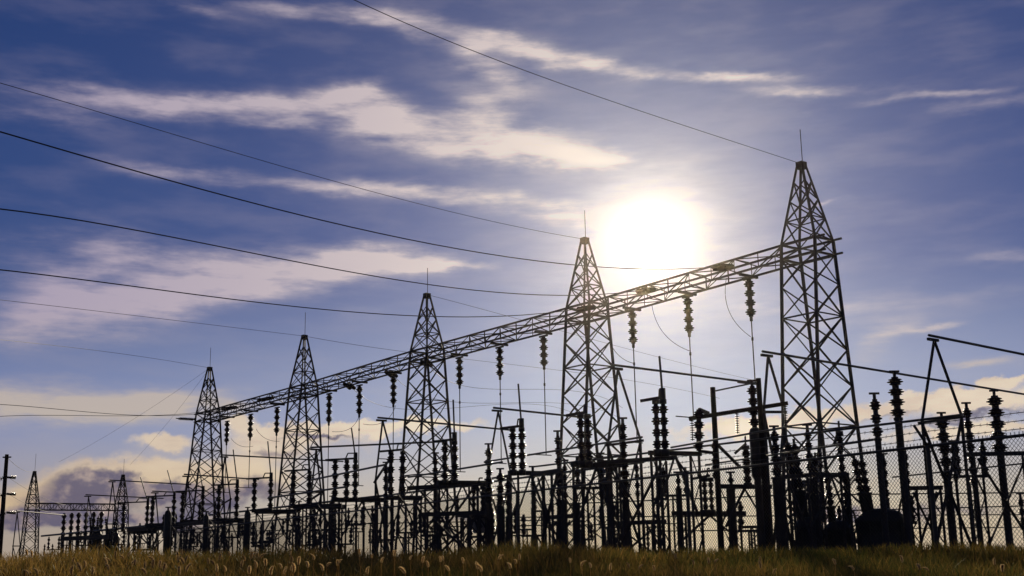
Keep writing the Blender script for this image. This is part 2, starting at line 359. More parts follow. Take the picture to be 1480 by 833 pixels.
for (b, zt, zb, zs), lb in zip(TT, names): tower(b, zt, zb, zs, lb)

def truss(p, q, npan, label, bh=BH, bw_=BW, cw=.12, lace=.065, group='truss beams of the gantry'):
    """box truss between two points (centre line)"""
    t = thing('gantry_truss', label, 'truss', (p + q) / 2, group)
    d = q - p; ax = Vector((d.x, d.y, 0)).normalized(); s = Vector((ax.y, -ax.x, 0)); s = s if s.x > 0 else -s
    def cn(f, i):
        sb, sz = ((-1, -1), (1, -1), (1, 1), (-1, 1))[i]; return p + d * f + s * (sb * bw_) + Vector((0, 0, sz * bh))
    for i in range(4): bar('chord', cn(0, i), cn(1, i), cw, t)
    for j in range(npan):
        f0, f1 = j / npan, (j + 1) / npan
        for i in range(4):
            i2 = (i + 1) % 4
            if (j + i) % 2: angle('lacing', cn(f0, i), cn(f1, i2), lace, t)
            else: angle('lacing', cn(f0, i2), cn(f1, i), lace, t)
            if j and (i % 2 or j % 2 == 0): angle('strut', cn(f0, i), cn(f0, i2), lace, t)
    return t
span_names = ['near truss beam span with glare of the sun behind it', 'second truss beam span beyond the sun glare', 'third truss beam span between the middle and fourth towers', 'last truss beam span before the end tower']
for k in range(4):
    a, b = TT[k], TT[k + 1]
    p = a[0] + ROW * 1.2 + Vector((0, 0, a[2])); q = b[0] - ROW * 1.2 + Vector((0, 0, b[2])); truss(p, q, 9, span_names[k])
# ------------------------------------------------------------------ insulators hanging from the beam, with their drop pipes
def on_beam(px):                             # point of the beam's centre line seen at px (found along the row)
    lo, hi = 0.0, 1.0; A = TT[0]; B = TT[4]
    best = None
    for i in range(1201):
        f = i / 1200; P = A[0] + (B[0] - A[0]) * f
        L = (B[0] - A[0]).length; s_ = f * L
        for k in range(4):
            s0 = (TT[k][0] - A[0]).length; s1 = (TT[k + 1][0] - A[0]).length
            if s0 <= s_ <= s1 + 1e-6: z = TT[k][2] + (TT[k + 1][2] - TT[k][2]) * (s_ - s0) / (s1 - s0)
        P = Vector((P.x, P.y, z)); v = P - EYE; x = W / 2 + FPX * v.dot(RR) / v.dot(F0)
        if best is None or abs(x - px) < best[0]: best = (abs(x - px), P)
    return best[1]
HANG = [  # px, top py, bottom py, pipe end py
 (1084,404,458,556),(996,430,481,604),(916,450,497,640),(788,487,529,658),(725,503,544,670),(667,518,557,682),(572,545,584,664),(523,558,599,702),(479,570,611,732),(404,590,626,737),(366,600,633,705),(332,610,640,712)]
bayn = ['near', 'second', 'third', 'last']; posn = ['closest to the breaker tanks', 'in the middle', 'farthest from the breaker tanks']
DROPS = {}
for n_, (px, y0, y1, y2) in enumerate(HANG):
    c = on_beam(px - 3); Y = c.y
    zt = c.z - BH; zi1 = at(px, y1, Y).z; L = at(px, y0, Y).z - zi1; zi0 = min(zi1 + L, zt - .12); ze = at(px, y2, Y).z
    X = Vector((c.x, c.y, 0))
    t = thing('hanging_insulator', f'brown insulator stack hung under the {bayn[n_ // 3]} truss beam span, {posn[n_ % 3]}', 'insulator', X + Vector((0, 0, zt)), 'insulators hung under the gantry beam')
    bar('bracket', X + VX * -.82 + Vector((0, 0, zt - .1)), X + VX * .82 + Vector((0, 0, zt - .1)), .16, t, w2=.16)
    bar('bracket_foot', X + ROW * -.45 + Vector((0, 0, zi0 + .05)), X + ROW * .45 + Vector((0, 0, zi0 + .05)), .16, t, w2=.12)
    stack(X + Vector((0, 0, zi0)), X + Vector((0, 0, zi1)), .29, 4, t)
    link('end_fitting', cyl_mesh(STEEL), frame_between(X + Vector((0, 0, zi1)), X + Vector((0, 0, zi1 - .28)), .2), t)
    tube('drop_pipe', X + Vector((0, 0, zi1 - .2)), X + Vector((0, 0, ze)), .075, t)
    tube('connector', X - VX * 1.6 + Vector((0, 0, ze)), X + VX * .5 + Vector((0, 0, ze)), .075, t)
    link('clamp', cyl_mesh(STEEL), frame_between(X + Vector((0, 0, zi1 - 1.3)), X + Vector((0, 0, zi1 - 1.5)), .14), t)
    DROPS[px] = (X, zi1, Y)

# ------------------------------------------------------------------ overhead conductors
def wire(name, label, pts, r, group=None, cat='wire'):
    me = pipe_mesh(name, spline(pts), r, CABLE, 5); o = bpy.data.objects.new(name, me); C.objects.link(o); WORLD[o.name] = Matrix.Identity(4); return tag(o, label, cat, group)
def run(pix, Y0, Y1):                        # pixels from the structure outwards; depth goes evenly with distance across the picture
    n = len(pix) - 1; x0, x1 = pix[0][0], pix[-1][0]
    return [at(px, py, Y0 + (Y1 - Y0) * (px - x0) / (x1 - x0)) for px, py in pix]
def strain(anchor, towards, L, r, n, label, group='strain insulators on the gantry beam'):
    d = (Vector(towards) - Vector(anchor)).normalized(); t = thing('strain_insulator', label, 'insulator', anchor, group)
    for s in (-.22, .22):
        o = Vector((-d.y, d.x, 0)).normalized() * s; discs(Vector(anchor) + o + d * .25, Vector(anchor) + o + d * L, r, n, t)
    for q in (.2, L + .05):
        o = Vector((-d.y, d.x, 0)).normalized() * .3; bar('yoke', Vector(anchor) - o + d * q, Vector(anchor) + o + d * q, .08, t)
    bar('link', anchor, Vector(anchor) + d * .25, .07, t); bar('clamp', Vector(anchor) + d * (L + .05), Vector(anchor) + d * (L + .4), .09, t)
    return Vector(anchor) + d * (L + .35)
def conductor(beam_px, pix, Y1, lab_w, lab_s, r, side=-1, L=1.5, n=9):
    c = on_beam(beam_px) + VX * (side * (BW + .08)); Y0 = c.y
    pts = run([(beam_px, pix[0][1])] + pix[1:], Y0, Y1)
    e = strain(c, pts[1], L, .18, n, lab_s); pts[0] = e
    wire('overhead_conductor', lab_w, pts, r, 'conductors leaving the gantry')
conductor(1072, [(1072,398),(865,386),(480,322),(-60,173)], 36, 'thick overhead conductor, highest of three strung to the near truss span', 'strain insulator on near truss span, next to the tower over the breaker tanks', .028)
conductor(960, [(960,428),(800,427),(400,373),(-60,296)], 40, 'thick overhead conductor, middle one of three strung to the near truss span', 'strain insulator at the middle of the near truss span', .028)
conductor(872, [(872,455),(700,458),(330,432),(-60,384)], 45, 'thick overhead conductor, lowest of three strung to the near truss span', 'strain insulator on near truss span, next to the second tower', .028)
conductor(405, [(405,586),(290,598),(130,596),(-60,584)], 80, 'upper of two conductors strung low to the last truss span', 'strain insulator on the last truss span, next to the fourth tower', .022, L=2.2, n=14)
conductor(352, [(352,592),(270,598),(130,601),(-60,608)], 90, 'lower of two conductors strung low to the last truss span', 'strain insulator on the last truss span, next to the end tower', .022, L=2.2, n=14)
e5 = TT[4][0] + Vector((0, 0, TT[4][2] - .2)) + ROW * 1.3
strain(e5 - VX * .8, e5 - VX * 4, 2.0, .15, 12, 'strain insulator sticking out of the end tower')
# shield wires from the peaks
def peak(k): return TT[k][0] + Vector((0, 0, TT[k][1]))
def shield(k, pix, Y1, label, r=.017):
    pts = run([TOWERS[k][:2]] + pix, TT[k][0].y, Y1); pts[0] = peak(k); wire('shield_wire', label, pts, r, 'shield wires from the tower peaks')
shield(0, [(900,152),(700,80),(470,-20)], 42, 'thin shield wire from the peak of the tower over the breaker tanks')
shield(1, [(560,283),(310,212),(-60,103)], 48, 'thin shield wire from the peak of the second tower towards the meadow')
shield(3, [(300,469),(150,451),(-60,427)], 72, 'thin shield wire from the peak of the fourth tower towards the meadow')
shield(4, [(200,515),(100,502),(-60,485)], 82, 'thin shield wire from the peak of the end tower towards the meadow')
shield(2, [(755,463),(890,500),(1100,552)], 165, 'thin shield wire from the middle tower down behind the truss beam', .018)
shield(3, [(580,508),(730,526),(1040,576)], 190, 'thin shield wire from the fourth tower down behind the truss beam', .02)
# back-side conductors
conductor(600, [(600,533),(640,547),(730,563),(900,590)], 175, 'conductor strung back from the beam beside the middle tower', 'strain insulator behind the beam at the middle tower', .02, 1, 2.4, 14)
conductor(548, [(548,552),(600,567),(700,583),(900,607)], 180, 'conductor strung back from the middle of the third truss span', 'strain insulator hung out behind the third truss span', .02, 1, 2.4, 14)
conductor(488, [(488,564),(530,578),(620,592),(860,620)], 185, 'conductor strung back from the third truss span beside the fourth tower', 'strain insulator behind the third truss span beside the fourth tower', .02, 1, 2.4, 14)
# jumpers
JUMP = [(1084,[(1050,402),(1056,455),(1085,487)]),(996,[(942,440),(962,485),(998,508)]),(916,[(884,500),(898,517),(918,526)]),(523,[(521,592),(508,618),(480,624)]),(572,[(572,586),(556,609),(525,613)]),(404,[(370,620),(384,634),(404,638)]),(366,[(334,634),(346,644),(366,645)])]
for (px, pix), lb in zip(JUMP, ['in the near span by the breaker tank tower', 'in the middle of the near span', 'in the near span next to the second tower', 'in the third span next to the fourth tower', 'in the middle of the third span', 'in the middle of the last span', 'in the last span next to the end tower']):
    Y = DROPS[px][2]; wire('jumper', 'slack jumper wire under the beam ' + lb, [at(x, y, Y - .1) for x, y in pix], .02, 'slack jumpers under the beam', 'wire')

# ------------------------------------------------------------------ far small gantry and pole at the left
k6 = at(50, 682, 170); k7 = at(178, 687, 176)
zlow = at(115, 733, 173).z
for p, zsp, lb in ((k6, at(54, 656, 170).z, 'small far lattice tower nearest the wooden pole'), (k7, at(176, 664, 176).z, 'small far lattice tower at the other end of the low truss')):
    tower(Vector((p.x, p.y, 0)), p.z, zlow, zsp, lb, a=.85, b_top=.85, b_bot=1.3, k=.85, panels=5, tips=4, group='small far lattice towers')
truss(Vector((k6.x + .7, k6.y, zlow)), Vector((k7.x - .7, k7.y, zlow)), 14, 'low far truss beam between the two small towers', group='far truss')
for i, px in enumerate((93, 104, 114, 125, 136, 147)):
    q = at(px, 742 - i * .5, 150); t = thing('post_insulator', 'small far post insulator on the bench before the low truss', 'insulator', (q.x, q.y, 0), 'far post insulators before the low truss')
    stack((q.x, q.y, q.z - 2.9), q, .3, 4, t); bar('pedestal', (q.x, q.y, 0), (q.x, q.y, q.z - 2.9), .3, t)
def utility_pole():
    b = at(10, 657, 110); base = Vector((b.x, b.y, 0)); t = thing('utility_pole', 'dark wooden utility pole with side insulators at the field edge', 'pole', base)
    link('pole', lathe('pole_shaft', [(.5, 0), (.36, 1)], WOOD, 12), frame_between(base - Vector((0, 0, .2)), b, .46), t)
    bar('top_arm', b + Vector((-.35, 0, -.25)), b + Vector((.4, 0, -.25)), .12, t, WOOD)
    for y in (690, 714, 741):
        q = at(10, y, 110); tube('arm', q, q + Vector((.45, -.1, -.06)), .2, t, STEEL); discs(q + Vector((-.1, 0, 0)), q + Vector((-1.1, -.2, -.35)), .2, 7, t); discs(q + Vector((.35, 0, 0)), q + Vector((.8, 0, -.05)), .16, 4, t)
    return b
pb = utility_pole()
for i, (y, e) in enumerate(((690, (95, 730)), (714, (85, 742)), (663, (48, 682)))):
    p = at(12, y, 110); q = at(*e, 170); mid = (p + q) / 2 - Vector((0, 0, .4)); wire('service_wire', ['upper service wire from the wooden pole to the far yard', 'lower service wire from the wooden pole to the far yard', 'wire from pole top to small far tower'][i], [p, mid, q], .018, 'wires of the wooden pole')
for i, e in enumerate(((85, 668, 172), (188, 672, 172))):
    q = at(*e); p = peak(4); wire('shield_wire', ['thin wire from the end tower peak down to the small tower by the pole', 'thin wire from the end tower peak down to the other small tower'][i], [p, (p + q) / 2 - Vector((0, 0, .5)), q], .012, 'shield wires from the tower peaks')

# ------------------------------------------------------------------ A-frames carrying tube buses
def aframe(ap, feet, ends, z, label, lab_t):
    A = atz(*ap, z); t = thing('bus_trestle', label, 'trestle', (A.x, A.y, 0), 'A-frames carrying tube buses')
    F = []
    for i, (fx, fy) in enumerate(feet):
        f = at(fx, fy, A.y + (.3 if i else -.3)); F.append(f); bar('leg', f, A - Vector((0, 0, .05)), .075, t)
        bar('post', (f.x, f.y, -.05), f, .09, t)
    bar('sill_beam', F[0] + (F[0] - F[1]) * .1 - Vector((0, 0, .1)), F[1] + (F[1] - F[0]) * .1 - Vector((0, 0, .1)), .1, t)
    angle('brace', (F[0].x, F[0].y, .2), F[1] - Vector((0, 0, .2)), .08, t); angle('brace', (F[1].x, F[1].y, .2), F[0] - Vector((0, 0, .2)), .08, t)
    bar('head', A - VX * .4 - Vector((0, 0, .04)), A + VX * .25 - Vector((0, 0, .04)), .1, t)
    E = atz(*ends, z); d = (E - A).normalized()
    o = tube('bus_tube', A - d * .35 + Vector((0, 0, .1)), E + Vector((0, 0, .1)), .10 * (1 if A.y < 60 else 1.1), None); tag(o, lab_t, 'bus tube', 'tube buses on the A-frames')
    return A, E
AF = [((1350,490), [(1333,607),(1389,599)], (1640,548), 8.0, 'A-frame nearest the fence arm post'),
 ((1110,513), [(1104,592),(1133,592)], (1500,576), 8.0, 'A-frame before the tower over the breaker tanks'),
 ((893,532), [(879,640),(925,634)], (1092,557), 8.0, 'A-frame beside the second tower'),
 ((720,593), [(704,690),(738,684)], (842,606), 8.0, 'A-frame between the middle and second towers'),
 ((553,607), [(543,692),(566,657)], (737,624), 8.0, 'A-frame between the fourth and middle towers'),
 ((457,649), [(449,720),(464,710)], (640,641), 7.0, 'A-frame right behind the fourth tower'),
 ((325,660), [(316,730),(333,720)], (496,669), 8.0, 'A-frame behind the end tower'),
 ((271,688), [(262,752),(277,745)], (374,695), 7.0, 'A-frame left of the end tower legs, the nearer one'),
 ((163,696), [(155,756),(169,756)], (276,702), 8.0, 'tall A-frame beside the small far tower'),
 ((225,712), [(219,760),(229,760)], (268,714), 6.5, 'squat A-frame between the end tower and the small towers'),
 ((128,717), [(124,760),(134,760)], (236,722), 7.0, 'A-frame over the bench of far post insulators'),
 ((25,740), [(19,788),(29,788)], (92,746), 6.0, 'low A-frame beside the wooden pole')]
AFP = [aframe(a, f, e, z, lb, 'straight tube bus starting at the ' + lb) for a, f, e, z, lb in AF]

# ------------------------------------------------------------------ disconnect switches: pairs of stacks on lattice stands
def lattice_leg(base, top, w, parent, n=4):
    """slender two-post lattice leg"""
    for s in (-1, 1): bar('leg', base + VX * (s * w), top + VX * (s * w), .07, parent)
    for j in range(n):
        a = base + (top - base) * (j / n); b = base + (top - base) * ((j + 1) / n); s = 1 if j % 2 else -1
        angle('lacing', a + VX * (s * w), b - VX * (s * w), .05, parent)
def switch(xs, y0, y1, w, ztop, beam, rod, label, n=4, thick=.3):
    P = [atz(x, y0 + 4 * (i == 0), ztop) for i, x in enumerate(xs)]; Y = sum(p.y for p in P) / len(P)
    for p in P: p.y = Y
    s = Y / 1794; zb = at(xs[0], y1, Y).z; thick = 6.5 * s
    bx0, bx1 = beam; B0 = at(bx0, y1 + 3, Y); B1 = at(bx1, y1 + 3, Y); B0.z = B1.z = zb - thick * .55
    B1 = B1 + Vector((0, (bx1 - bx0) * s * .45, 0)) * (1 if bx1 > xs[-1] + 25 else .3)
    t = thing('disconnect_switch', label, 'switch', Vector((P[0].x, Y, 0)), 'disconnect switches on lattice stands')
    bar('base_beam', B0, B1, thick, t)
    for p, x in zip(P, xs):
        q = Vector((p.x, Y, zb)); stack(q, p, w * s / 2, n, t); link('cap', cyl_mesh(STEEL), frame_between(p, p + Vector((0, 0, .16)), .26), t)
        link('pedestal', cyl_mesh(STEEL), frame_between(q - Vector((0, 0, .22)), q + Vector((0, 0, .03)), .3), t)
    a, b = P[0] + Vector((0, 0, .2)), P[-1] + Vector((0, 0, .24))
    bar('switch_jaw', a - (b - a).normalized() * .55, b, .1, t); bar('arcing_horn', a + (b - a) * .5, a + (b - a) * .62 + Vector((0, 0, .3)), .06, t); bar('arcing_horn', a + (b - a) * .62 + Vector((0, 0, .3)), b + Vector((0, 0, .28)), .06, t)
    if rod:
        r = at(rod[0], rod[1], Y); tube('switch_blade', b, r, .08, t); link('blade_hinge', cyl_mesh(STEEL), frame_between(b - Vector((0, 0, .1)), b + Vector((0, 0, .32)), .22), t)
    d = (B1 - B0)
    for f in (.12, .88):
        q = B0 + d * f; lattice_leg(Vector((q.x, q.y, 0)), q - Vector((0, 0, thick * .4)), .22, t)
    m_ = B0 + d * .5
    for f in (.12, .88):
        q = B0 + d * f; angle('knee_brace', Vector((q.x, q.y, zb * .45)), m_ - Vector((0, 0, thick * .5)), .08, t)
SW = [([946,960],582,651,13,5.6,(938,1018),(953,515),'open disconnect switch on the long platform right of the second tower'),
 ([741,754],622,680,12,5.6,(735,800),(749,555),'open disconnect switch left of the second tower'),
 ([838,850],603,668,12,5.4,(826,900),None,'closed disconnect switch in front of the second tower legs'),
 ([644,656],641,694,11,5.4,(632,703),(655,578),'disconnect switch in front of the middle tower legs'),
 ([567,580],655,716,11,5.6,(556,608),None,'disconnect switch left of the middle tower legs'),
 ([489,499,512],668,719,10,5.6,(486,556),(508,619),'open three-stack disconnect switch right of the fourth tower'),
 ([429,443],683,729,9,5.4,(424,494),None,'disconnect switch in front of the fourth tower legs'),
 ([374,386],694,736,8.5,5.5,(368,422),(387,638),'open disconnect switch left of the fourth tower'),
 ([324,336],703,749,8,5.4,(316,352),(337,650),'open disconnect switch right of the end tower legs'),
 ([273,285],712,751,7.5,5.4,(265,330),(286,668),'open disconnect switch in front of the end tower legs'),
 ([231,242],719,756,7.5,5.5,(212,262),(242,680),'open disconnect switch left of the end tower'),
 ([191,202],728,764,7,5.2,(186,226),(203,690),'open disconnect switch beside the small far tower'),
 ([1208,1219],628,683,10,4.4,(1176,1228),None,'closed disconnect switch behind the legs of the tower over the breaker tanks'),
 ([1073,1083],648,699,11,4.4,(1036,1122),None,'closed disconnect switch between the two slim H-frame poles'),
 ([1012,1021,1030],695,738,8,3.2,(972,1086),None,'low three-stack switch behind the fence post'),
 ([686,697],706,742,7,3.4,(668,702),None,'low disconnect switch over the pale cabinet')]
for a in SW: switch(*a)

# ------------------------------------------------------------------ tall apparatus columns
def column(name, segs, ztop, label, cat, group=None, lean=None):
    """segs: (px, y0, y1, width px, 'i' porcelain / 'p' pipe / 't' tapered tank, units)"""
    p0 = atz(segs[0][0], segs[0][1], ztop); Y = p0.y; s = Y / 1794; x0 = p0.x
    t = thing(name, label, cat, (x0, Y, 0), group); last = None; zlast = ztop
    for (px, y0, y1, w, kind, n) in segs:
        z0 = at(px, y0, Y).z; z1 = max(at(px, y1, Y).z, 0.0); a, b = Vector((x0, Y, z1)), Vector((x0, Y, z0))
        if kind == 'i': stack(a, b, w * s / 2, n, t)
        elif kind == 'p':
            link('post', lathe('steel_post', [(.56, 0), (.56, .02), (.5, .02), (.5, .98), (.62, .98), (.62, 1)], STEEL, 12), frame_between(a, b, w * s * .84), t)
        elif kind == 't':
            link('tank', lathe('apparatus_tank', [(.42, 0), (.5, .04), (.5, .34), (.54, .36), (.54, .40), (.5, .42), (.5, .9), (.4, .97), (.25, 1)], PAINT, 16), frame_between(a, b, w * s), t)
        zlast = z1
        last = w * s
    if zlast > 0: link('post', lathe('steel_post', [(.56, 0), (.56, .02), (.5, .02), (.5, .98), (.62, .98), (.62, 1)], STEEL, 12), frame_between((x0, Y, -.05), (x0, Y, zlast), max(last * .6, .18)), t)
    link('terminal', cyl_mesh(STEEL), frame_between((x0, Y, ztop), (x0, Y, ztop + .22), .12), t)
    bar('terminal_pad', (x0 - .18, Y, ztop + .2), (x0 + .18, Y, ztop + .2), .07, t)
    link('footing', box_mesh(CONC), frame_between((x0, Y, -.2), (x0, Y, .15), max(last * 1.2, .5)), t)
COLS = [
 ([(1293,545,604,20,'i',4),(1298,604,800,13,'p',0)],6.5,'tall pipe column with four jagged porcelain units above the barbed wire'),
 ([(1437,572,656,21,'i',5),(1446,656,800,13,'p',0)],6.5,'tall column with five porcelain units at the far fence end'),
 ([(1361,604,696,18,'i',5),(1368,696,800,14,'p',0)],5.6,'column with five porcelain units behind the fence arm post'),
 ([(1264,577,634,15,'i',3),(1268,634,800,11,'p',0)],5.6,'pipe column with three porcelain units over the largest breaker tank'),
 ([(1397,590,655,13,'i',4),(1402,655,705,11,'i',3),(1404,705,800,6,'p',0)],5.8,'slim double porcelain stack between the two columns by the fence'),
 ([(1087,558,618,15,'i',4),(1091,618,690,17,'t',0),(1096,690,800,13,'p',0)],6.5,'tall transformer column with a fat dark tank next to the slim pole'),
 ([(1119,624,690,15,'i',4),(1123,690,800,18,'p',0)],4.8,'short thick column with four porcelain units left of the tower over the breaker tanks'),
 ([(900,612,664,11,'i',4),(903,664,722,16,'i',4),(905,722,800,13,'p',0)],5.4,'tall two-tier porcelain column right of the second tower'),
 ([(806,630,690,10,'i',4),(808,690,735,11,'i',3),(809,735,800,8,'p',0)],5.4,'slim two-tier porcelain column left of the second tower'),
 ([(706,648,690,11,'i',3),(708,690,728,14,'i',3),(710,728,800,11,'p',0)],5.4,'tallest of three porcelain columns grouped by the pale cabinet'),
 ([(723,684,730,12,'i',3),(724,730,800,12,'t',0)],4.2,'middle one of three porcelain columns grouped by the pale cabinet'),
 ([(734,696,745,10,'i',4),(736,745,800,9,'t',0)],3.8,'shortest of three porcelain columns grouped by the pale cabinet'),
 ([(770,681,734,8,'i',4),(774,734,800,9,'p',0)],4.2,'porcelain column beside the first full fence post'),
 ([(868,662,722,10,'i',4),(869,722,800,6,'p',0)],4.6,'porcelain column just right of the second tower legs'),
 ([(816,672,722,8,'i',4),(820,722,800,6,'p',0)],4.4,'thin porcelain column between the second tower legs'),
 ([(832,712,728,9,'i',1),(832,728,800,14,'p',0)],3.2,'stubby thick pipe column under the closed switch'),
 ([(920,672,720,8,'i',4),(921,720,800,5,'p',0)],4.4,'thin porcelain column right behind the two-tier one'),
 ([(980,690,712,8,'i',2),(983,706,800,11,'p',0)],3.4,'stout pipe with a short insulator left of the fence post'),
 ([(1056,690,708,10,'i',2),(1057,706,800,13,'p',0)],3.4,'stout pipe with a short insulator right of the slim pole'),
 ([(1308,655,702,9,'i',4),(1310,702,800,5,'p',0)],4.2,'short porcelain stack right beside the tall pipe column'),
 ([(1340,660,704,9,'i',4),(1345,704,800,5,'p',0)],4.0,'small porcelain stack just left of the fence arm post'),
 ([(1377,645,696,10,'i',4),(1380,696,800,5,'p',0)],4.4,'small porcelain stack right behind the five-unit column'),
 ([(1277,663,720,9,'i',4),(1280,720,800,8,'p',0)],4.2,'small porcelain stack over the largest breaker tank'),
 ([(1167,622,683,11,'i',4),(1170,683,800,5,'p',0)],4.8,'porcelain stack between the legs of the tower over the breaker tanks'),
 ([(1410,730,766,9,'i',3),(1412,766,800,5,'p',0)],2.4,'knee-high porcelain stack before the last yard columns'),
 ([(1475,720,760,9,'i',3),(1478,760,800,5,'p',0)],2.6,'knee-high porcelain stack at the far fence end'),
 ([(558,674,724,9,'i',4),(558,724,800,8,'p',0)],5.2,'porcelain column beside the switch left of the middle tower'),
 ([(629,661,700,9,'i',3),(630,700,800,7,'p',0)],5.2,'porcelain column beside the switch before the middle tower'),
 ([(480,722,736,10,'i',1),(481,735,800,12,'p',0)],4.2,'thick pipe column right of the fourth tower legs'),
 ([(358,738,800,9,'t',0)],3.8,'thick dark tank column left of the fourth tower'),
 ([(243,738,800,10,'t',0)],3.8,'thick dark tank column left of the end tower'),
 ([(298,744,800,8,'t',0)],3.6,'dark tank column under the end tower switch'),
 ([(432,730,770,8,'i',3),(432,770,800,8,'p',0)],3.9,'porcelain column under the fourth tower switch'),
 ([(515,728,762,6,'i',3),(516,762,800,4,'p',0)],3.4,'little porcelain post under the three-stack switch'),
 ([(526,730,764,6,'i',3),(526,764,800,4,'p',0)],3.4,'little porcelain post right of the three-stack switch'),
 ([(541,748,790,8,'i',3),(541,790,800,5,'p',0)],2.8,'low porcelain post with wide sheds before the three-stack switch'),
 ([(936,768,790,6,'i',3),(936,790,800,4,'p',0)],1.6,'tiny porcelain post on low stand right of the second tower'),
 ([(1015,764,788,6,'i',3),(1015,788,800,4,'p',0)],1.6,'tiny porcelain post on low stand behind the fence post')]
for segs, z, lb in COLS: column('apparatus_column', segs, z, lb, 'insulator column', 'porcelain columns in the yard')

# H-frame of two slim poles with a crossbeam and suspension strings
def h_frame():
    p1 = at(1030, 560, 44); p2 = at(1096, 547, 44.6)
    t = thing('h_frame', 'frame of two slim poles with a slanting crossbeam and hanging insulator strings', 'pole frame', (p1.x, p1.y, 0))
    for p in (p1, p2): link('pole', lathe('slim_pole', [(.62, 0), (.5, 1)], WOOD, 12), frame_between((p.x, p.y, -.1), p, .19), t)
    a = at(996, 606, 43.7); b = at(1136, 584, 45.2); bar('crossbeam', a - Vector((0, .16, 0)), b - Vector((0, .16, 0)), .15, t, WOOD)
    for px, y0, y1, Y in ((1000, 607, 637, 43.6), (1065, 597, 627, 44.2), (1135, 586, 616, 45.1)): discs(at(px, y0, Y), at(px + 1, y1, Y), .085, 9, t)
    q0, q1 = at(1010, 652, 43.6), at(1010, 592, 43.6); stack(q0, q1, .18, 4, t); bar('jaw', q1, at(1024, 598, 43.8), .12, t)
    bar('bracket', q0, at(1032, 655, 44), .1, t)
    tube('top_rod', at(1030, 566, 44), at(1098, 552, 44.6), .06, t); stack(at(1034, 692, 43.8), at(1032, 640, 43.8), .12, 5, t)
    angle('knee_brace', at(1034, 640, 44), at(1070, 676, 44.3), .09, t)
    return p1, p2
h_frame()

# ------------------------------------------------------------------ oil circuit breakers by the tall tower
def breaker(x0, x1, y0, bush, label, Y=46.0, domed=False):
    a, b = at(x0, 790, Y), at(x1, 790, Y); cx = (a.x + b.x) / 2; w = b.x - a.x; zt = at((x0 + x1) / 2, y0, Y).z
    t = thing('breaker_tank', label, 'breaker tank', (cx, Y, 0), 'oil circuit breaker tanks')
    link('tank', lathe('round_tank' if not domed else 'long_tank', [(.46, 0), (.5, .03), (.5, .12), (.52, .13), (.52, .16), (.5, .17), (.5, .72), (.53, .73), (.53, .79), (.47, .83), (.36, .94), (.18, 1)], PAINT, 24),
         Matrix.Translation((cx, Y, .02)) @ Matrix.Diagonal((w, w * .9 if not domed else w * .5, zt, 1)), t)
    for q in range(5):
        an = math.pi + math.pi * (q + .5) / 5; r_ = w * .52; ry = r_ * (.9 if not domed else .5)
        bar('rib', (cx + r_ * math.cos(an), Y + ry * math.sin(an), .1), (cx + r_ * math.cos(an), Y + ry * math.sin(an), zt * .72), .05, t, PAINT)
    bar('skid', (cx - w * .5, Y - .35, .05), (cx + w * .5, Y - .35, .05), .12, t); bar('skid', (cx - w * .5, Y + .35, .05), (cx + w * .5, Y + .35, .05), .12, t)
    for (bx, by, fx) in bush:
        top = at(bx, by, Y + random.uniform(-.2, .2)); foot = Vector((at(fx, y0, Y).x, Y, zt * .86)); mid = foot + (top - foot) * .42
        link('bushing_turret', lathe('turret', [(.5, 0), (.5, .9), (.62, .9), (.62, 1)], PAINT, 14), frame_between(foot, mid, .3), t); stack(mid, top, .17, 4, t, 'bushing')
        bar('terminal', top, top + (top - mid).normalized() * .2, .07, t)
    pts = [Vector((cx + w * .3, Y - .3, zt * .9)), Vector((cx + w * .42, Y - .45, zt * 1.25)), Vector((cx + w * .5, Y - .5, zt * .8)), Vector((cx + w * .52, Y - .5, .1))]
    link('vent_pipe', pipe_mesh('vent_pipe', spline(pts, 12), .04, PAINT), Matrix.Identity(4), t)
breaker(1150, 1190, 748, [(1138,640,1158),(1148,642,1164),(1178,662,1176)], 'round oil breaker tank with leaning bushings left of the big tower legs')
breaker(1193, 1235, 753, [(1196,690,1203),(1223,690,1224)], 'smaller round oil breaker tank between the big tower legs', 46.5)
breaker(1240, 1314, 736, [(1235,664,1252),(1245,666,1258)], 'largest long breaker tank at the foot of the big tower', 45.5, True)

breaker(128, 146, 762, [(130,748,133),(142,748,140)], 'far dark breaker tank under the low truss', 140.0)
breaker(150, 172, 766, [(153,750,155),(167,750,164)], 'far dark breaker tank beside the small tower at the truss end', 142.0)

# pale control cabinet on a stand
def cabinet():
    a, b = at(685, 771, 56), at(701, 750, 56); t = thing('control_cabinet', 'pale square control cabinet on a post among the columns', 'cabinet', ((a.x + b.x) / 2, 56, 0))
    PALE = material('faded_cabinet_paint', (.26, .24, .2), (.18, .165, .14), .6, 0, 4)
    c = (a + b) / 2; link('box', box_mesh(PALE), frame_between((c.x, 56, a.z), (c.x, 56, b.z), b.x - a.x, .35), t)
    link('door', box_mesh(PALE), frame_between((c.x, 55.81, a.z + .04), (c.x, 55.81, b.z - .04), (b.x - a.x) * .86, .03), t)
    bar('roof', (c.x, 55.77, b.z + .03), (c.x, 56.23, b.z + .03), (b.x - a.x) * 1.15, t, PALE, .04); bar('post', (c.x, 56, -.05), (c.x, 56, a.z), .14, t)
cabinet()
